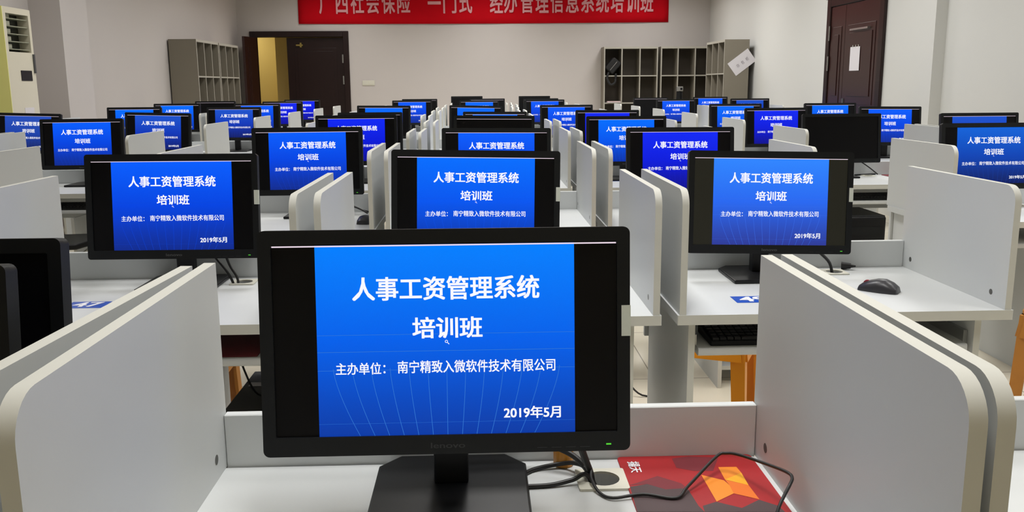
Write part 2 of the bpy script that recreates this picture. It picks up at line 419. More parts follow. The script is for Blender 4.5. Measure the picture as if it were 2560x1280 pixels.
# bag and papers
bg = root('shoulder_bag', 'black nylon bag stuffed in the top left hole of the far cabinet', 'bag', (2.40, YF-0.30, 1.53))
b = MB().prism(rrect(-0.2, 0.2, -0.13, 0.13, 0.05), -0.1, 0.12, XZ)
body = b.build('bag_body', BAGM, bg, (0.0, 0, 0.158), (0, R_(-50), 0), smooth=True); bevel(body, 0.03, 3)
body.location = (0.005, 0, 0.158); body.scale = (0.64, 1, 0.72)
MB().box(-0.15, 0.15, -0.106, -0.1, -0.012, 0.002).build('zip', CHROME, body)
MB().tube([(-0.08, -0.1, 0.04), (-0.11, -0.13, -0.06), (-0.05, -0.15, -0.17), (0.03, -0.14, -0.13), (0.05, -0.11, 0.02)], 0.02).build('strap', BAGM, bg, smooth=True)
for k in range(3):
    o = MB().box(-0.12, 0.12, -0.1, 0.1, 0, 0.008).build('magazine', MAGZ if k else PAPER, None, (2.41+0.01*k, YF-0.33+0.015*k, 1.041+0.0085*k), (0, 0, R_(8-7*k)))
    tag(o, ['white magazine at the bottom of the small pile in the far cabinet', 'pinkish magazine in the middle of the pile in the far cabinet', 'pinkish magazine on top of the pile in the far cabinet'][k], 'magazine', 'magazines in the far cabinet')

# ------------------------------------------------------------------ floor-standing air conditioner
ac = root('air_conditioner', 'cream floor-standing air conditioner against the left wall', 'air conditioner', (-3.85, 7.66, 0))
b = MB().box(-0.44, -0.1, 0.0, 0.46, 0, 2.02).holed(rrect(0, 0.46, 0, 2.02, 0.01), [(0.045, 1.66), (0.42, 1.66), (0.42, 1.97), (0.045, 1.97)], -0.1, 0.0, YZ)
b.build('body', ACW, ac)
MB().box(-0.44, -0.0, -0.006, 0.0, 0, 2.02).build('side_panel', ACY, ac)
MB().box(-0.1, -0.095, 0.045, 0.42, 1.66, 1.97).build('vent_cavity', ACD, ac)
for k in range(5):
    z = 1.68+k*0.062
    MB().add([(-0.09, 0.05, z+0.02), (-0.01, 0.05, z), (-0.01, 0.415, z), (-0.09, 0.415, z+0.02), (-0.09, 0.05, z+0.026), (-0.01, 0.05, z+0.006), (-0.01, 0.415, z+0.006), (-0.09, 0.415, z+0.026)],
             [(0, 1, 2, 3), (4, 7, 6, 5), (0, 4, 5, 1), (1, 5, 6, 2), (2, 6, 7, 3), (3, 7, 4, 0)])
    mb = MB().box(-0.09, -0.01, 0.05, 0.415, z, z+0.006).box(-0.07, -0.03, 0.09, 0.16, z+0.01, z+0.045)
    mb.build('louver', ACG, ac)
MB().box(0, 0.004, 0.2, 0.385, 1.425, 1.51).build('display', BLACKG, ac)
MB().box(0.0, 0.012, 0.43, 0.452, 1.49, 1.65).build('handle_strip', LOGO, ac)
MB().box(0, 0.003, 0.2, 0.36, 1.12, 1.2).build('rating_label', PAPER, ac)
tag(MB().tube([(-0.006, 0, 0), (-0.01, 0.01, 0.3), (-0.03, 0.0, 0.9)], 0.006).build('cable', CORD, None, (-4.28, 8.35, 2.18)), 'thin black cable hanging on the left wall above the air conditioner', 'cable')

# ------------------------------------------------------------------ desks
W, D, T, H = 0.91, 0.597, 0.027, 0.7505
PITCH = 0.953
YR = {k: 2.298+(k-2)*1.513 for k in range(1, 12)}
XOFF = {1: 0.0155, 2: 0.022, 3: 0.045, 4: 0.09, 5: 0.1, 6: -0.02, 7: 0.0, 8: -0.02, 9: 0.03, 10: 0.0}
COLX = {-3: -3.44, -2: -2.49, -1: -PITCH, 0: 0.0, 1: PITCH, 2: 2.46, 3: 3.41}
ORD = {1: 'front', 2: 'second', 3: 'third', 4: 'fourth', 5: 'fifth', 6: 'sixth', 7: 'seventh', 8: 'eighth', 9: 'ninth', 10: 'tenth'}
COL = {-3: 'far left column', -2: 'second column from left', -1: 'third column from left', 0: 'centre column', 1: 'third column from right', 2: 'second column from right', 3: 'far right column'}
def where(r, c): return ('front row' if r == 1 else ORD[r]+' row from front')+', '+COL[c]
def desk_x(r, c): return COLX[c]+(XOFF[r] if -1 <= c <= 1 else 0)
def desk_y(r, c): return YR[r]-(0.04 if (r, c) == (2, -1) else 0)
INS, TP, HP = 0.005, 0.018, 0.334
def partition_poly(y0=0.002):
    y1, r = D+0.016, 0.045
    p = [(y1, 0), (y1, HP)]
    for k in range(9):
        a = R_(90+90*k/8); p.append((y0+r+r*math.cos(a), HP-r+r*math.sin(a)))
    p.append((y0, 0)); return p
GX, GY = 0.165, D-0.083
def make_desk(full):
    r = root('study_carrel', 'x', 'desk')
    hole = circ(GX+0.003, GY, 0.026)
    b = MB().holed([(-W/2, 0), (W/2, 0), (W/2, D-0.004), (-W/2, D-0.004)], hole, H-T, H, XY) if full else MB().box(-W/2, W/2, 0, D-0.004, H-T, H)
    me_o = b.build('desktop', [WHITE, EDGE], r)
    for p in me_o.data.polygons:
        if p.normal.y < -0.9 and p.center.y < 0.01: p.material_index = 1
    bevel(me_o, 0.0015, 1)
    for s in (-1, 1):
        xa = s*(W/2-INS); xb = s*(W/2-INS-TP)
        b = MB().prism(partition_poly(), min(xa, xb), max(xa, xb), lambda u, v, w: (w, u, v+H), 0, 1)
        sp = b.build('side_partition', [WHITE, EDGE], r, smooth=True)
        if full:
            for y, z in ((D-0.05, 0.034), (0.075, 0.034)):
                mb = MB().cyl((xb-0.0004 if s > 0 else xb-0.0008, y, H+z), 0.008, 0.0012, 'x', 14)
                mb.build('screw_cap', SCREWM, sp)
    b = MB().box(-W/2+INS+TP+0.0005, W/2-INS-TP-0.0005, D, D+0.018, 0.525, H+0.088)
    bevel(b.build('back_panel', WHITE, r), 0.0015, 1)
    for x in (-W/2+0.037, W/2-0.068-TP):
        MB().box(x, x+TP, 0.03, D-0.005, 0, H-T, front=1).build('leg_panel', [WHITE, EDGE], r)
    if full:
        xl, xr = -W/2+0.037+TP+0.012, W/2-0.068-TP-0.012
        tr = MB().prism(rrect(0.035, 0.385, 0.626, 0.648, 0.006, 3), xl, xr, lambda u, v, w: (w, u, v)).build('keyboard_tray', [WHITE], r)
        for x in (xl-0.011, xr): MB().box(x, x+0.011, 0.06, 0.42, 0.634, 0.68).build('slide_rail', CHROME, tr)
        MB().box(0.062, 0.08, 0.04, D-0.02, 0, 0.6, front=1).build('tower_panel', [WHITE, EDGE], r)
        MB().box(0.08, W/2-0.068-TP-0.001, 0.09, D-0.03, 0.07, 0.088, front=1).build('tower_shelf', [WHITE, EDGE], r)
        g = MB().holed(rrect(GX-0.037, GX+0.04, GY-0.037, GY+0.037, 0.004, 2), hole, H, H+0.004, XY).build('cable_grommet', CREAM, r)
        MB().cyl((GX+0.003, GY, H-T-0.004), 0.03, 0.004).build('hole_shade_disc', HOLE, g)  # dark disc closing the hole, its colour stands in for shade inside
    return r
PROTO = {True: make_desk(True), False: make_desk(False)}
USED = {True: False, False: False}
stickers = {}
def add_desk(r, c, full):
    p = PROTO[full]; o = p if not USED[full] else copy_tree(p); USED[full] = True
    o.location = (desk_x(r, c), desk_y(r, c), 0)
    o['label'] = 'white study carrel with side partitions, '+where(r, c)
    dx, dy, rz = DXY.get((r, c), (0, 0, 0))
    o.location.x += dx; o.location.y += dy; o.rotation_euler.z = rz
    o['group'] = 'white study carrels in rows'
    return o
DXY = {(1, -1): (0.012, 0, -0.05), (1, 1): (-0.042, 0, -0.008), (2, -1): (0.020, 0.02, 0), (3, -2): (-0.075, 0, 0), (3, 2): (0.035, 0, 0), (4, 2): (-0.065, 0, 0), (4, 3): (-0.065, 0, 0)}
DESK = {}
for r, cols in ((1, (-1, 0, 1)), (2, (-1, 0, 1)), (3, (-2, -1, 0, 1, 2)), (4, (-3, -2, -1, 0, 1, 2, 3)), (5, range(-3, 4)), (6, range(-3, 4)), (7, range(-3, 4)), (8, range(-3, 4)), (9, range(-3, 4)), (10, (0, 1))):
    for c in cols:
        DESK[(r, c)] = add_desk(r, c, r <= 4)
for c in (-1, 0, 1):                                      # the front row's partitions reach a little further forward
    k = 0
    for ch in DESK[(1, c)].children:
        if ch.name.startswith('side_partition'):
            s_ = -1 if k == 0 else 1; k += 1
            xs = sorted((s_*(W/2-INS), s_*(W/2-INS-TP)))
            ch.data = MB().prism(partition_poly(-0.016), xs[0], xs[1], lambda u, v, w: (w, u, v+H), 0, 1).mesh('side_partition', [WHITE, EDGE], True)
for ch in list(DESK[(4, 2)].children):
    if ch.name.startswith(('tower_panel', 'tower_shelf')): bpy.data.objects.remove(ch)
def sticker(dk, num, x, y, wd=0.112):
    s = MB().box(x, x+wd, y, y+0.076, H+0.0002, H+0.0008).build('number_sticker', BLUE, dk)
    s['label'] = 'blue sticker with white number'
    if num:
        b = MB(); letter(b, num, (x+0.016, x+wd-0.016, y+0.011, y+0.066), XY, 0.03, w=H+0.0012, eps=0.00015); b.build('sticker_number', STXT, s)
sticker(DESK[(2, 1)], '49', 0.716-desk_x(2, 1), 0.128)
DESK[(2, -1)].scale.x = 0.982
sticker(DESK[(2, -1)], '47', -1.178-desk_x(2, -1)-0.022, 0.208)
sticker(DESK[(4, 1)], None, 0.80-desk_x(4, 1), 0.36)

# ------------------------------------------------------------------ monitors
PW, PH = 0.512, 0.315
SW, SH = 0.476, 0.268
SX, SZ0 = 0.0, -PH/2+0.027                              # screen bottom
SZC = SZ0+SH/2                                          # screen centre
TILT = R_(-6.5)
def slide_text_meshes():
    w_, h_ = SH*4/3, SH; out = []
    def put(name, t, x0, x1, y0, y1, off):
        b = MB(); letter(b, t, (-w_/2+x0*w_, -w_/2+x1*w_, h_/2-y1*h_, h_/2-y0*h_), XZ, off, w=0.0); out.append((name, b.mesh(name, [TXT])))
    put('slide_title', '人事工资管理系统', .140, .864, .165, .288, .022)
    put('slide_subtitle', '培训班', .369, .641, .376, .488, .022)
    put('host_caption', '主办单位：', .07, .262, .609, .672, .014)
    put('host_name', '南宁精致入微软件技术有限公司', .309, .9236, .603, .669, .014)
    put('slide_date', '2019年5月', .72, .944, .853, .918, .024)
    b = MB(); cx, cz = 0.0, h_/2-0.505*h_                # small magnifier pointer
    o_ = circ(cx, cz, 0.0021, 12); i_ = circ(cx, cz, 0.0013, 12)
    b.add([(x, 0, z) for x, z in o_]+[(x, 0, z) for x, z in i_], [(i, (i+1) % 12, 12+(i+1) % 12, 12+i) for i in range(12)])
    b.quad([(cx+0.0012, 0, cz-0.0018), (cx+0.0034, 0, cz-0.0042), (cx+0.0043, 0, cz-0.0035), (cx+0.0018, 0, cz-0.0012)])
    out.append(('mouse_pointer', b.mesh('mouse_pointer', [TXT])))
    return out
def slide_mesh(m, ln=None):
    b = MB(); w_, h_ = SH*4/3, SH
    b.quad([(-w_/2, 0, -h_/2), (w_/2, 0, -h_/2), (w_/2, 0, h_/2), (-w_/2, 0, h_/2)])
    for yy, t in ((.465, .0006), (.553, .0007), (.65, .0006), (.93, .0003)):
        z = h_/2-yy*h_; b.quad([(-w_/2, -0.0003, z-t/2), (w_/2, -0.0003, z-t/2), (w_/2, -0.0003, z+t/2), (-w_/2, -0.0003, z+t/2)], 1)
    for k in range(-6, 7):
        pr = None
        for q in range(9):
            s = q/8; z = h_/2-(.64+.36*s)*h_
            x = (k*0.0262*(1-0.23*s**1.4))*w_/0.357
            if pr: b.quad([(pr[0]-.0004, -0.0003, pr[1]), (pr[0]+.0004, -0.0003, pr[1]), (x+.0004, -0.0003, z), (x-.0004, -0.0003, z)], 1)
            pr = (x, z)
    return b.mesh('slide_image', [m, ln or LINEA])
TEXT_ME = slide_text_meshes()
def make_monitor(kind, slide=None, line=True, tape=False, logo=LOGO):
    r = root('computer_monitor', 'x', 'monitor')
    # stand (origin on the desk, below the front face of the panel)
    b = MB().prism([(-0.117, -0.07), (0.117, -0.07), (0.117, 0.125), (0.085, 0.165), (-0.085, 0.165), (-0.117, 0.125)], 0.0, 0.012, XY)
    o = b.build('stand_base', BLACKG, r); bevel(o, 0.004, 2)
    b = MB().prism([(-0.026, 0.055), (0.026, 0.055), (0.026, 0.095), (-0.026, 0.095)], 0.010, 0.25, XY)
    bevel(b.build('stand_neck', BLACKG, r), 0.004, 2)
    cz = 0.4105-0.1575*math.cos(TILT)
    cy = -0.1575*math.sin(-TILT)
    # casing: bezel frame, shell, rear bulge
    b = MB().holed(rrect(-PW/2, PW/2, -PH/2, PH/2, 0.009), [(-SW/2, SZ0), (SW/2, SZ0), (SW/2, SZ0+SH), (-SW/2, SZ0+SH)], -0.0, 0.012, XZ)
    b.prism(rrect(-PW/2+0.001, PW/2-0.001, -PH/2+0.001, PH/2-0.001, 0.009), 0.012, 0.03, XZ)
    b.prism(rrect(-0.15, 0.15, -0.1, 0.1, 0.02), 0.03, 0.052, XZ)
    cs = b.build('casing', BLACKP, r, (0, cy, cz), (TILT, 0, 0), smooth=True)
    bevel(cs, 0.0018, 2)
    if logo:
        lb = MB(); letter(lb, 'lenovo', (-0.024, 0.024, -PH/2+0.0085, -PH/2+0.0165), XZ, 0.015, w=-0.0004, eps=-0.00005); lb.build('maker_logo', logo, cs)
        lb = MB()
        for k in range(4): lb.box(0.125+k*0.02, 0.139+k*0.02, -0.0004, 0, -PH/2+0.006, -PH/2+0.0068)
        lb.build('button_marks', LOGOD, cs)
        MB().box(0.222, 0.229, -0.0006, 0, -PH/2+0.0085, -PH/2+0.0105).build('power_light', LED if kind != 'off' else LOGOD, cs)
    if tape:
        MB().box(PW/2-0.012, PW/2+0.0008, -0.0008, 0.014, 0.005, 0.048).build('tape_label', TAPE, cs)
    s = MB().box(-SW/2, SW/2, 0.004, 0.006, SZ0, SZ0+SH).build('screen', SCREEN_GLARE if kind == 'light' else SCREEN, r, (0, cy, cz), (TILT, 0, 0))
    if slide:
        link('slide_image', slide, s, (SX, 0.0034, SZC-0.0012))
        for nm, me in TEXT_ME: link(nm, me, s, (SX, 0.0028, SZC-0.0012))
    if line:
        MB().box(-SW/2+0.001, SW/2-0.001, 0.0026, 0.0036, SZ0+SH-0.0032, SZ0+SH-0.0014).build('screen_line', RIB, s)
    return r
LINES = {k: emit('slide_line_faint', srgb(*c), 1.0) for k, c in (('azure', (8, 84, 232)), ('blue', (12, 70, 216)), ('royal', (18, 28, 205)), ('dim', (34, 68, 165)), ('light', (58, 110, 235)), ('mid', (20, 58, 176)), ('teal', (14, 72, 176)))}
SL = {k: slide_mesh(m, LINES.get(k)) for k, m in (('front', AZ), ('teal', TE), ('azure', SK), ('blue', BL), ('royal', RO), ('dim', DI), ('light', LT), ('mid', MID))}
DESCR = {'front': '', 'teal': 'black monitor showing a teal blue slide', 'azure': 'black monitor showing a bright blue slide', 'blue': 'black monitor showing a blue slide', 'royal': 'black monitor showing a deep royal blue slide',
         'dim': 'black monitor showing a dim blue slide', 'light': 'black monitor showing a pale washed blue slide', 'mid': 'black monitor showing a dark blue slide', 'blank': 'black monitor showing only a thin line', 'off': 'black monitor with a dark screen'}
MPROTO = {}
def monitor(r, c, x, top, kind, roll=0.0, yaw=0.0, tape=False, logo=None, dy=0.0, label=None):
    near = r <= 4
    key = (kind, tape, bool(logo) or near, logo.name if logo else '')
    if key not in MPROTO:
        o = make_monitor(kind, SL.get(kind), kind not in ('off', 'teal'), tape, (logo or LOGO) if near else None)
        MPROTO[key] = o
    else:
        o = copy_tree(MPROTO[key])
    o.location = (x, YR[r]+0.4363+dy, H); o.rotation_euler = (0, 0, yaw)
    dz = top-0.4105
    for ch in o.children:
        if ch.name.startswith(('casing', 'screen')):
            ch.location.z = 0.4105-0.1575*math.cos(TILT)+dz; ch.rotation_euler = (TILT, roll, 0)
    o['label'] = label or DESCR[kind]+', '+where(r, c)
    o['group'] = 'black computer monitors on the carrels'
    return o
monitor(1, 0, -0.05, 0.411, 'front', 0, tape=True, logo=LOGOD, label='nearest large black monitor, blue slide lit, in the middle of the front row')
monitor(1, -1, -0.826, 0.405, 'off', 0, label='black monitor with dark screen at the left edge, front row')
monitor(1, -1, -0.797, 0.408, 'off', 0, dy=-0.2, label='black monitor cut by the left edge, in front of the other dark one')
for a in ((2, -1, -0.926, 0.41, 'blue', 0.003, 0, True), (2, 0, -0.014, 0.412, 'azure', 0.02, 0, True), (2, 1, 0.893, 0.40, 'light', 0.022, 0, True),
          (3, -1, -0.802, 0.42, 'blue', -0.003), (3, 0, 0.078, 0.409, 'blue', 0.009), (3, 1, 0.948, 0.405, 'royal', 0.003), (3, 2, 2.46, 0.412, 'teal', 0.0),
          (4, -2, -2.483, 0.42, 'blue', -0.004), (4, -1, -0.776, 0.428, 'royal', 0.0), (4, 0, 0.093, 0.418, 'blank', 0.013), (4, 1, 0.937, 0.408, 'azure', 0.003), (4, 2, 2.33, 0.411, 'off', 0.0), (4, 3, 3.233, 0.409, 'mid', 0),
          (5, -3, -3.548, 0.419, 'dim', 0.03), (5, -2, -2.54, 0.414, 'mid', 0.025), (5, -1, -0.869, 0.403, 'royal', 0), (5, 0, 0.125, 0.40, 'azure', 0.008), (5, 1, 1.028, 0.406, 'royal', 0.005), (5, 2, 2.401, 0.412, 'royal', 0), (5, 3, 3.336, 0.415, 'blue', 0.01),
          (6, -3, -3.282, 0.428, 'azure', 0), (6, -2, -2.344, 0.421, 'mid', 0.005), (6, -1, -0.917, 0.424, 'azure', 0.01), (6, 0, -0.034, 0.417, 'azure', 0.025), (6, 1, 0.844, 0.417, 'blue', 0), (6, 2, 2.497, 0.414, 'azure', 0), (6, 3, 3.432, 0.414, 'azure', 0),
          (7, -3, -3.373, 0.434, 'azure', 0), (7, -2, -2.488, 0.427, 'blue', 0),
          (8, -3, -3.38, 0.436, 'blank', 0), (8, -2, -2.526, 0.426, 'royal', 0), (8, -1, -0.865, 0.426, 'blue', 0), (8, 0, 0.002, 0.419, 'azure', 0), (8, 1, 0.853, 0.422, 'blue', 0), (8, 2, 2.569, 0.414, 'blue', 0), (8, 3, 3.544, 0.416, 'mid', 0),
          (9, -2, -2.566, 0.427, 'royal', 0), (9, -1, -0.865, 0.422, 'blank', 0), (9, 0, 0.12, 0.42, 'blank', 0), (9, 1, 0.904, 0.417, 'blue', 0), (9, 2, 2.524, 0.416, 'blank', 0), (9, 3, 3.408, 0.42, 'blue', 0),
          (10, 0, -0.198, 0.44, 'off', 0), (10, 1, 0.902, 0.435, 'off', 0)):
    monitor(*a)

# ------------------------------------------------------------------ mice, keyboards, towers, stools
def mouse(label, x, y, rz, wheel=MOUSEM, z=H):
    r = root('computer_mouse', label, 'mouse', (x, y, z), rz, 'computer mice')
    prof = [(-0.056, 0.004, 0.020), (-0.052, 0.018, 0.027), (-0.038, 0.029, 0.031), (-0.018, 0.037, 0.033), (0.005, 0.036, 0.032), (0.028, 0.029, 0.0295), (0.045, 0.021, 0.027), (0.055, 0.013, 0.022), (0.058, 0.006, 0.016)]
    b = MB(); N = 14; vs = []
    for yy, hh, ww in prof:
        for k in range(N+1):
            a = math.pi*k/N
            vs.append((ww*math.copysign(abs(math.cos(a))**0.8, math.cos(a)), yy, 0.0005+hh*max(0, math.sin(a))**0.75))
    M = N+1; fs = [(i*M+k, i*M+k+1, (i+1)*M+k+1, (i+1)*M+k) for i in range(len(prof)-1) for k in range(N)]
    fs += [tuple(range(M)), tuple(range((len(prof)-1)*M, len(prof)*M))[::-1]]
    fs += [(i*M, (i+1)*M, (i+1)*M+N, i*M+N) for i in range(len(prof)-1)]
    b.add(vs, fs); b.build('shell', MOUSEM, r, smooth=True)
    MB().cyl((-0.0035, 0.034, 0.0185), 0.0115, 0.007, 'x', 18).build('scroll_wheel', wheel, r, smooth=True)
    return r
mouse('black mouse with dark red wheel on the right desk of the second row', 1.172, 2.545, R_(52), REDW)
mouse('dark mouse on the desk behind the left partition pair of the second row', -0.518, 4.03, R_(-10))
def keyboard(label, x, y, z):
    r = root('keyboard', label, 'keyboard', (x, y, z), 0, 'black keyboards on the trays')
    bevel(MB().prism([(-0.075, 0), (0.075, 0), (0.075, 0.024), (-0.075, 0.014)], -0.22, 0.22, lambda u, v, w: (w, u, v)).build('keyboard_body', BLACKP, r), 0.003)
    b = MB()
    for i in range(6):
        for j in range(21):
            if i == 0 and 4 <= j <= 8: continue
            xx = -0.212+j*0.0202; yy = -0.068+i*0.0225; zz = 0.0145+0.01*(i/5)
            b.box(xx, xx+0.0165, yy, yy+0.018, zz, zz+0.007)
    b.box(-0.212+4*0.0202, -0.212+8*0.0202+0.0165, -0.068, -0.05, 0.0145, 0.0215)
    k = b.build('keycaps', BLACKG, r); k['kind'] = 'stuff'
    return r
keyboard('black keyboard on the tray under desk number 49', desk_x(2, 1)-0.13, YR[2]+0.13, 0.648)
keyboard('black keyboard on the tray under desk number 47', desk_x(2, -1)-0.06, desk_y(2, -1)+0.2, 0.651)
keyboard('black keyboard on the tray right of the middle aisle, fourth row', desk_x(4, 2)-0.1, YR[4]+0.14, 0.648)
tag(bevel(MB().box(-0.33, 0.33, -0.1, 0.15, 0, 0.003).build('tray_mat', PADM, None, (desk_x(2, -1), desk_y(2, -1)+0.17, 0.648)), 0.001), 'dark red mat lying on the tray under desk number 47', 'mat')
keyboard('black keyboard on the tray of the fourth row desk left of the left aisle', desk_x(4, -2)-0.02, YR[4]+0.13, 0.648)
def tower(label, x, y, z=0.088):
    r = root('computer_tower', label, 'computer', (x, y, z), 0, 'black computer towers under the desks')
    b = MB().box(-0.0875, 0.0875, 0.02, 0.40, 0.008, 0.37)
    for sx in (-0.06, 0.06):
        for sy in (0.06, 0.35): b.box(sx-0.012, sx+0.012, sy-0.012, sy+0.012, 0, 0.008)
    bevel(b.build('case', PCM, r), 0.004)
    fp = bevel(MB().box(-0.086, 0.086, 0.0, 0.02, 0.012, 0.366).build('front_panel', BLACKG, r), 0.008, 3)
    MB().box(-0.07, 0.07, -0.002, 0.0, 0.29, 0.325).build('drive_bay', BLACKP, fp)
    MB().cyl((0.05, -0.003, 0.25), 0.01, 0.003, 'y').build('power_button', CHROME, fp)
    return r
t = tower('black computer tower with a white label on top, under desk number 47', desk_x(2, -1)+0.285, desk_y(2, -1)+0.14)
MB().box(-0.07, -0.02, 0.25, 0.285, 0.37, 0.3712).build('case_label', PAPER, t)
tower('black computer tower under the third row desk behind desk number 49', desk_x(3, 1)+0.225, YR[3]+0.15)
tower('black computer tower under the desk left of the far right pair, third row', desk_x(3, 2)+0.26, YR[3]+0.15)
tt = tower('large black computer tower on the floor under the fourth row desk, right aisle side', 2.36, YR[4]+0.04, 0); tt.scale = (1.45, 1, 1.5)

def stool(label, x, y, rz, m=YEL, h=0.46, s=0.30):
    r = root('plastic_stool', label, 'stool', (x, y, 0), rz, 'yellow plastic stools')
    a = s/2; t = 0.012
    b = MB().prism(rrect(-a, a, -a, a, 0.04), h-0.02, h, XY)
    o = b.build('seat', m, r, smooth=True); bevel(o, 0.006, 2)
    # skirt under the seat
    k = a+0.012; sk = MB()
    for q in range(4):
        ang = q*math.pi/2; c_, s_ = math.cos(ang), math.sin(ang)
        P = lambda u, v, z: (u*c_-v*s_, u*s_+v*c_, z)
        sk.add([P(-a+.02, -a, h-0.02), P(a-.02, -a, h-0.02), P(k-.02, -k, h-0.11), P(-k+.02, -k, h-0.11),
                P(-a+.02, -a+t, h-0.02), P(a-.02, -a+t, h-0.02), P(k-.02, -k+t, h-0.11), P(-k+.02, -k+t, h-0.11)],
               [(0, 1, 2, 3), (5, 4, 7, 6), (0, 4, 5, 1), (1, 5, 6, 2), (2, 6, 7, 3), (3, 7, 4, 0)])
    sk.build('skirt', m, r)
    for q in range(4):
        ang = q*math.pi/2; c_, s_ = math.cos(ang), math.sin(ang)
        def P(u, v, z): return (u*c_-v*s_, u*s_+v*c_, z)
        lg = MB(); e = a+0.016; wt, wb = 0.055, 0.045
        out = [(-a, -a), (-a+wt, -a), (-a+wt, -a+t), (-a+t, -a+t), (-a+t, -a+wt), (-a, -a+wt)]
        bot = [(-e, -e), (-e+wb, -e), (-e+wb, -e+t), (-e+t, -e+t), (-e+t, -e+wb), (-e, -e+wb)]
        vs = [P(u, v, h-0.02) for u, v in out]+[P(u, v, 0) for u, v in bot]
        lg.add(vs, [tuple(range(6)), tuple(range(6, 12))]+[(i, (i+1) % 6, 6+(i+1) % 6, 6+i) for i in range(6)])
        lg.build('leg', m, r)
    return r
stool('bright yellow plastic stool behind desk number 49', 0.875, 3.36, R_(-25), s=0.345)
stool('brownish yellow plastic stool behind desk number 47', -1.075, 3.16, R_(2), YELB)
stool('brownish yellow plastic stool at the right edge of the photo', 2.355, 3.4, R_(45), YELB)
ch = root('visitor_chair', 'dark chair with cream tube frame under the fourth row desk, left aisle side', 'chair', (-2.33, 5.12, 0), R_(8))
b = MB()
prof = [(-0.2, 0.055), (-0.17, 0.01), (-0.08, -0.015), (0.08, -0.015), (0.17, 0.01), (0.2, 0.055)]
poly = prof+[(u, v+0.03) for u, v in prof[::-1]]
bevel(b.prism(poly, -0.2, 0.2, lambda u, v, w: (u, w, v+0.5)).build('seat', BLACKG, ch, smooth=True), 0.006)
for sx in (-1, 1):
    MB().tube([(sx*0.23, -0.2, 0.60), (sx*0.225, -0.2, 0.53), (sx*0.19, -0.2, 0.47), (sx*0.12, -0.2, 0.455), (sx*0.1, 0.0, 0.455), (sx*0.14, 0.19, 0.44), (sx*0.2, 0.2, 0.2), (sx*0.21, 0.2, 0.012)], 0.011, 10).build('leg', CREAM, ch, smooth=True)
    MB().tube([(sx*0.13, -0.2, 0.452), (sx*0.19, -0.21, 0.2), (sx*0.21, -0.21, 0.012)], 0.011, 10).build('leg', CREAM, ch, smooth=True)

# ------------------------------------------------------------------ things on the front desk
mp = root('mouse_pad', 'red mouse pad with orange arrow emblem on the front desk', 'mouse pad', (0, 0, H))
px0, px1, py0, py1, pt = 0.218, 0.438, 1.115, 1.381, 0.003
b = MB().prism(rrect(px0, px1, py0, py1, 0.008), 0.0, pt, XY); b.build('pad_sheet', PADR, mp)
def pix(u, v):                                            # printed pattern, laid out on the pad in metres
    x = 1360+u/3.88-1280; y = 1100+v/3.88-640
    d_ = _fw+_rt*(x/2245.6)-_up*(y/2245.6); k = (H+pt-1.354)/d_.z
    return (round(d_.x*k, 4), round(d_.y*k, 4))
def facet(mb, pts, mi, z): mb.quad([(*p, z) for p in pts], mi)
A = {}
b = MB()
def cl_(p): return (min(max(p[0], px0), px1), min(max(p[1], py0), py1))
DK = [[(835,455),(1000,428),(1180,480),(1390,468),(1500,640),(1560,700),(885,700)], [(1560,700),(1540,640),(1670,600),(1920,660),(2085,580),(2275,640),(2340,700)]]
for pl in DK: facet(b, [cl_(pix(*q)) for q in pl], 0, pt+0.0002)
facet(b, [cl_((px0, py0)), cl_((px1, py0)), cl_(pix(2340, 698)), cl_(pix(885, 698))], 0, pt+0.0002)
facet(b, [cl_(pix(*q)) for q in [(1240,180),(1400,160),(1690,170),(1640,300),(1450,300),(1285,270)]], 1, pt+0.0002)
facet(b, [cl_(pix(*q)) for q in [(830,440),(1100,350),(1330,420),(1390,468),(1180,480),(1000,428)]], 1, pt+0.0002)
for pl, mi in (([(1690,265),(1865,262),(1915,320),(1755,385)], 3), ([(1755,385),(1915,320),(1985,440)], 4), ([(1525,340),(1745,393),(1800,440),(1840,520),(1675,600)], 3), ([(1755,387),(1985,440),(2090,578),(1840,520),(1800,440)], 2)):
    facet(b, [cl_(pix(*q)) for q in pl], mi, pt+0.0004)
b.build('printed_pattern', [PADD, PADM, PADO, PADA, PADY], mp)
b = MB(); letter(b, '揚天', (0, 0.042, 0, 0.019), XY, 0.02, eps=0.00012)
lt = b.build('pad_lettering', STXT, mp, (0.231, 1.36, pt+0.0006), (0, 0, R_(-90)))
# mouse cord, monitor leads, amber cap
zc = H+0.004
tag(MB().tube([(0.165, 1.30, H-0.03), (0.166, 1.297, zc+0.012), (0.163, 1.278, zc+0.01), (0.172, 1.25, zc), (0.19, 1.231, zc), (0.235, 1.235, zc+0.003), (0.281, 1.222, H+0.006), (0.305, 1.248, H+0.012), (0.363, 1.311, H+0.03), (0.38, 1.315, H+0.034), (0.397, 1.297, H+0.038), (0.424, 1.228, H+0.05), (0.433, 1.186, H+0.058), (0.433, 1.169, H+0.058), (0.424, 1.152, H+0.056), (0.412, 1.139, H+0.046), (0.4, 1.125, H+0.034), (0.385, 1.103, H+0.01), (0.37, 1.06, H+0.004)], 0.0024, 10).build('thin_cord', CORD, smooth=True),
    'thin black cord curling over the red mouse pad', 'cord')
tag(MB().tube([(0.13, 1.262, 0.875), (0.142, 1.28, 0.83), (0.155, 1.295, 0.79), (0.165, 1.302, 0.76), (0.170, 1.303, H-0.03)], 0.0055, 10).build('power_lead', CORD, smooth=True),
    'thick black lead dropping from the nearest monitor into the grommet', 'cord')
tag(MB().tube([(-0.05, 1.345, 0.80), (0.02, 1.352, 0.80), (0.09, 1.345, 0.795), (0.135, 1.325, 0.785), (0.16, 1.307, 0.765), (0.178, 1.306, H-0.03)], 0.0045, 10).build('video_lead', CORD, smooth=True),
    'black lead running flat behind the nearest monitor stand', 'cord')
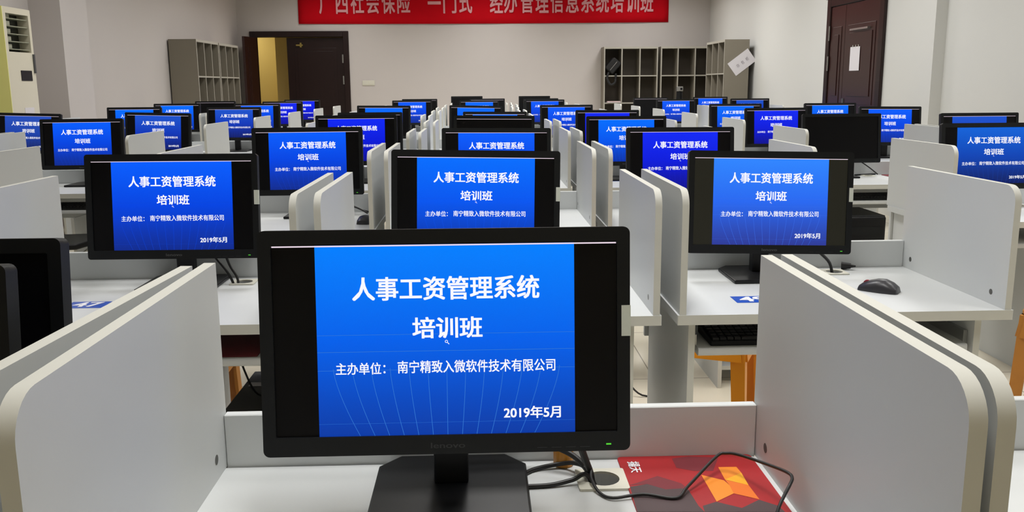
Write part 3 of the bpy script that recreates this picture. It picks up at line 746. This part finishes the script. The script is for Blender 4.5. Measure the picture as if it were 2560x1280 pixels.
tag(MB().tube([(0.06, 1.318, zc), (0.08, 1.338, zc), (0.12, 1.347, zc+0.004), (0.145, 1.33, zc+0.012), (0.16, 1.30, zc+0.012), (0.172, 1.298, H-0.03)], 0.0036, 10).build('usb_cord', CORD, smooth=True),
    'black cord looping from the monitor base, upper of the two', 'cord')
tag(MB().tube([(0.06, 1.276, zc), (0.1, 1.279, zc), (0.135, 1.287, zc+0.004), (0.158, 1.291, zc+0.01), (0.178, 1.298, H-0.03)], 0.0036, 10).build('usb_cord', CORD, smooth=True),
    'black cord looping from the monitor base, lower of the two', 'cord')
cp = tag(MB().cyl((0, 0, 0), 0.016, 0.034, n=24).build('cap', AMBER, None, (0.128, 1.362, H), (0, 0, 0), smooth=True), 'small amber plastic cap behind the front desk grommet', 'cap'); bevel(cp, 0.002)

# leads behind the second and third row monitors
def lead(label, pts, r=0.004): tag(MB().tube(pts, r, 8).build('monitor_lead', CORD, smooth=True), label, 'cord', 'black leads behind the monitors')
gx, gy = desk_x(2, -1)+GX, desk_y(2, -1)+GY
lead('black lead behind the left second row monitor, nearer the stand', [(gx-0.1, gy+0.03, H+0.14), (gx-0.07, gy+0.02, H+0.09), (gx-0.02, gy, H+0.03), (gx, gy, H-0.03)])
lead('black lead behind the left second row monitor, farther from the stand', [(gx-0.045, gy+0.02, H+0.13), (gx-0.02, gy+0.01, H+0.06), (gx+0.004, gy, H+0.02), (gx+0.008, gy, H-0.03)])
gx, gy = desk_x(2, 1)+GX, desk_y(2, 1)+GY
lead('black lead under the right second row monitor, reaching the grommet', [(gx-0.1, gy+0.03, H+0.14), (gx-0.05, gy+0.03, H+0.075), (gx-0.01, gy+0.01, H+0.03), (gx, gy, H-0.03)], 0.005)
pl = MB().cyl((0, 0, 0), 0.013, 0.03, 'x', 16, 0.009).cyl((0.03, 0, 0), 0.006, 0.015, 'x', 12, 0.003)
tag(pl.build('cable_plug', CORD, None, (gx+0.045, gy+0.05, H+0.013), (0, 0, R_(-20)), smooth=True), 'black round cable plug lying beside the right second row grommet', 'plug')
gx, gy = desk_x(3, -1)+GX, desk_y(3, -1)+GY
lead('black lead behind the left third row monitor, upper one', [(gx+0.0, gy+0.03, H+0.09), (gx+0.1, gy+0.02, H+0.05), (gx+0.17, gy, H+0.02), (gx+0.2, gy+0.04, H+0.004)])
lead('black lead looped on the left third row desk, lower one', [(gx+0.02, gy-0.14, H+0.005), (gx+0.06, gy-0.04, H+0.02), (gx+0.13, gy+0.0, H+0.035), (gx+0.2, gy-0.02, H+0.006)])
gx, gy = desk_x(4, 2)+GX, desk_y(4, 2)+GY
lead('black lead under the dark fourth row monitor', [(gx-0.15, gy+0.03, H+0.12), (gx-0.06, gy+0.02, H+0.06), (gx, gy, H+0.01)])
tag(bevel(MB().prism(rrect(0, 0.2, 0, 0.24, 0.02), 0, 0.003, XY).build('mouse_pad', PADM, None, (2.67, 5.66, H)), 0.001), 'dark red mouse pad on the fourth row desk by the dark monitor', 'mouse pad')
tag(MB().tube([(0, 0, 0), (0.16, 0.05, 0)], 0.005, smooth=False).build('pen', BLACKP, None, (2.48, 5.86, H+0.005)), 'black pen lying on the fourth row desk by the dark monitor', 'pen')
lead('black lead on the floor by the yellow stool behind desk number 49', [(0.55, 3.9, 0.25), (0.62, 3.8, 0.1), (0.70, 3.75, 0.01), (0.85, 3.8, 0.006)])
lead('black lead hanging from the tray under desk number 47', [(-0.70, 2.5, 0.63), (-0.69, 2.52, 0.55), (-0.66, 2.54, 0.47), (-0.60, 2.56, 0.462)], 0.003)
lead('black lead hanging under the fourth row desk tray, second column from right', [(2.33, 5.62, 0.62), (2.26, 5.6, 0.5), (2.27, 5.6, 0.35), (2.32, 5.6, 0.2)], 0.006)

# small silver camera on a black tripod head, in front of the corner cabinet
cm = root('camera', 'small silver camera on a black stand in front of the corner cabinet', 'camera', (3.36, 15.2, 0))
MB().cyl((0, 0, 0), 0.14, 0.02).cyl((0, 0, 0.02), 0.02, 1.05).build('stand', BLACKP, cm)
MB().cyl((0, 0, 1.07), 0.055, 0.17, r2=0.05).build('head', BLACKP, cm)
bd = bevel(MB().box(-0.055, 0.055, -0.045, 0.045, 1.24, 1.32).build('camera_body', CHROME, cm), 0.008)
MB().cyl((0.02, -0.055, 1.28), 0.018, 0.012, 'y').build('lens', BLACKG, bd)
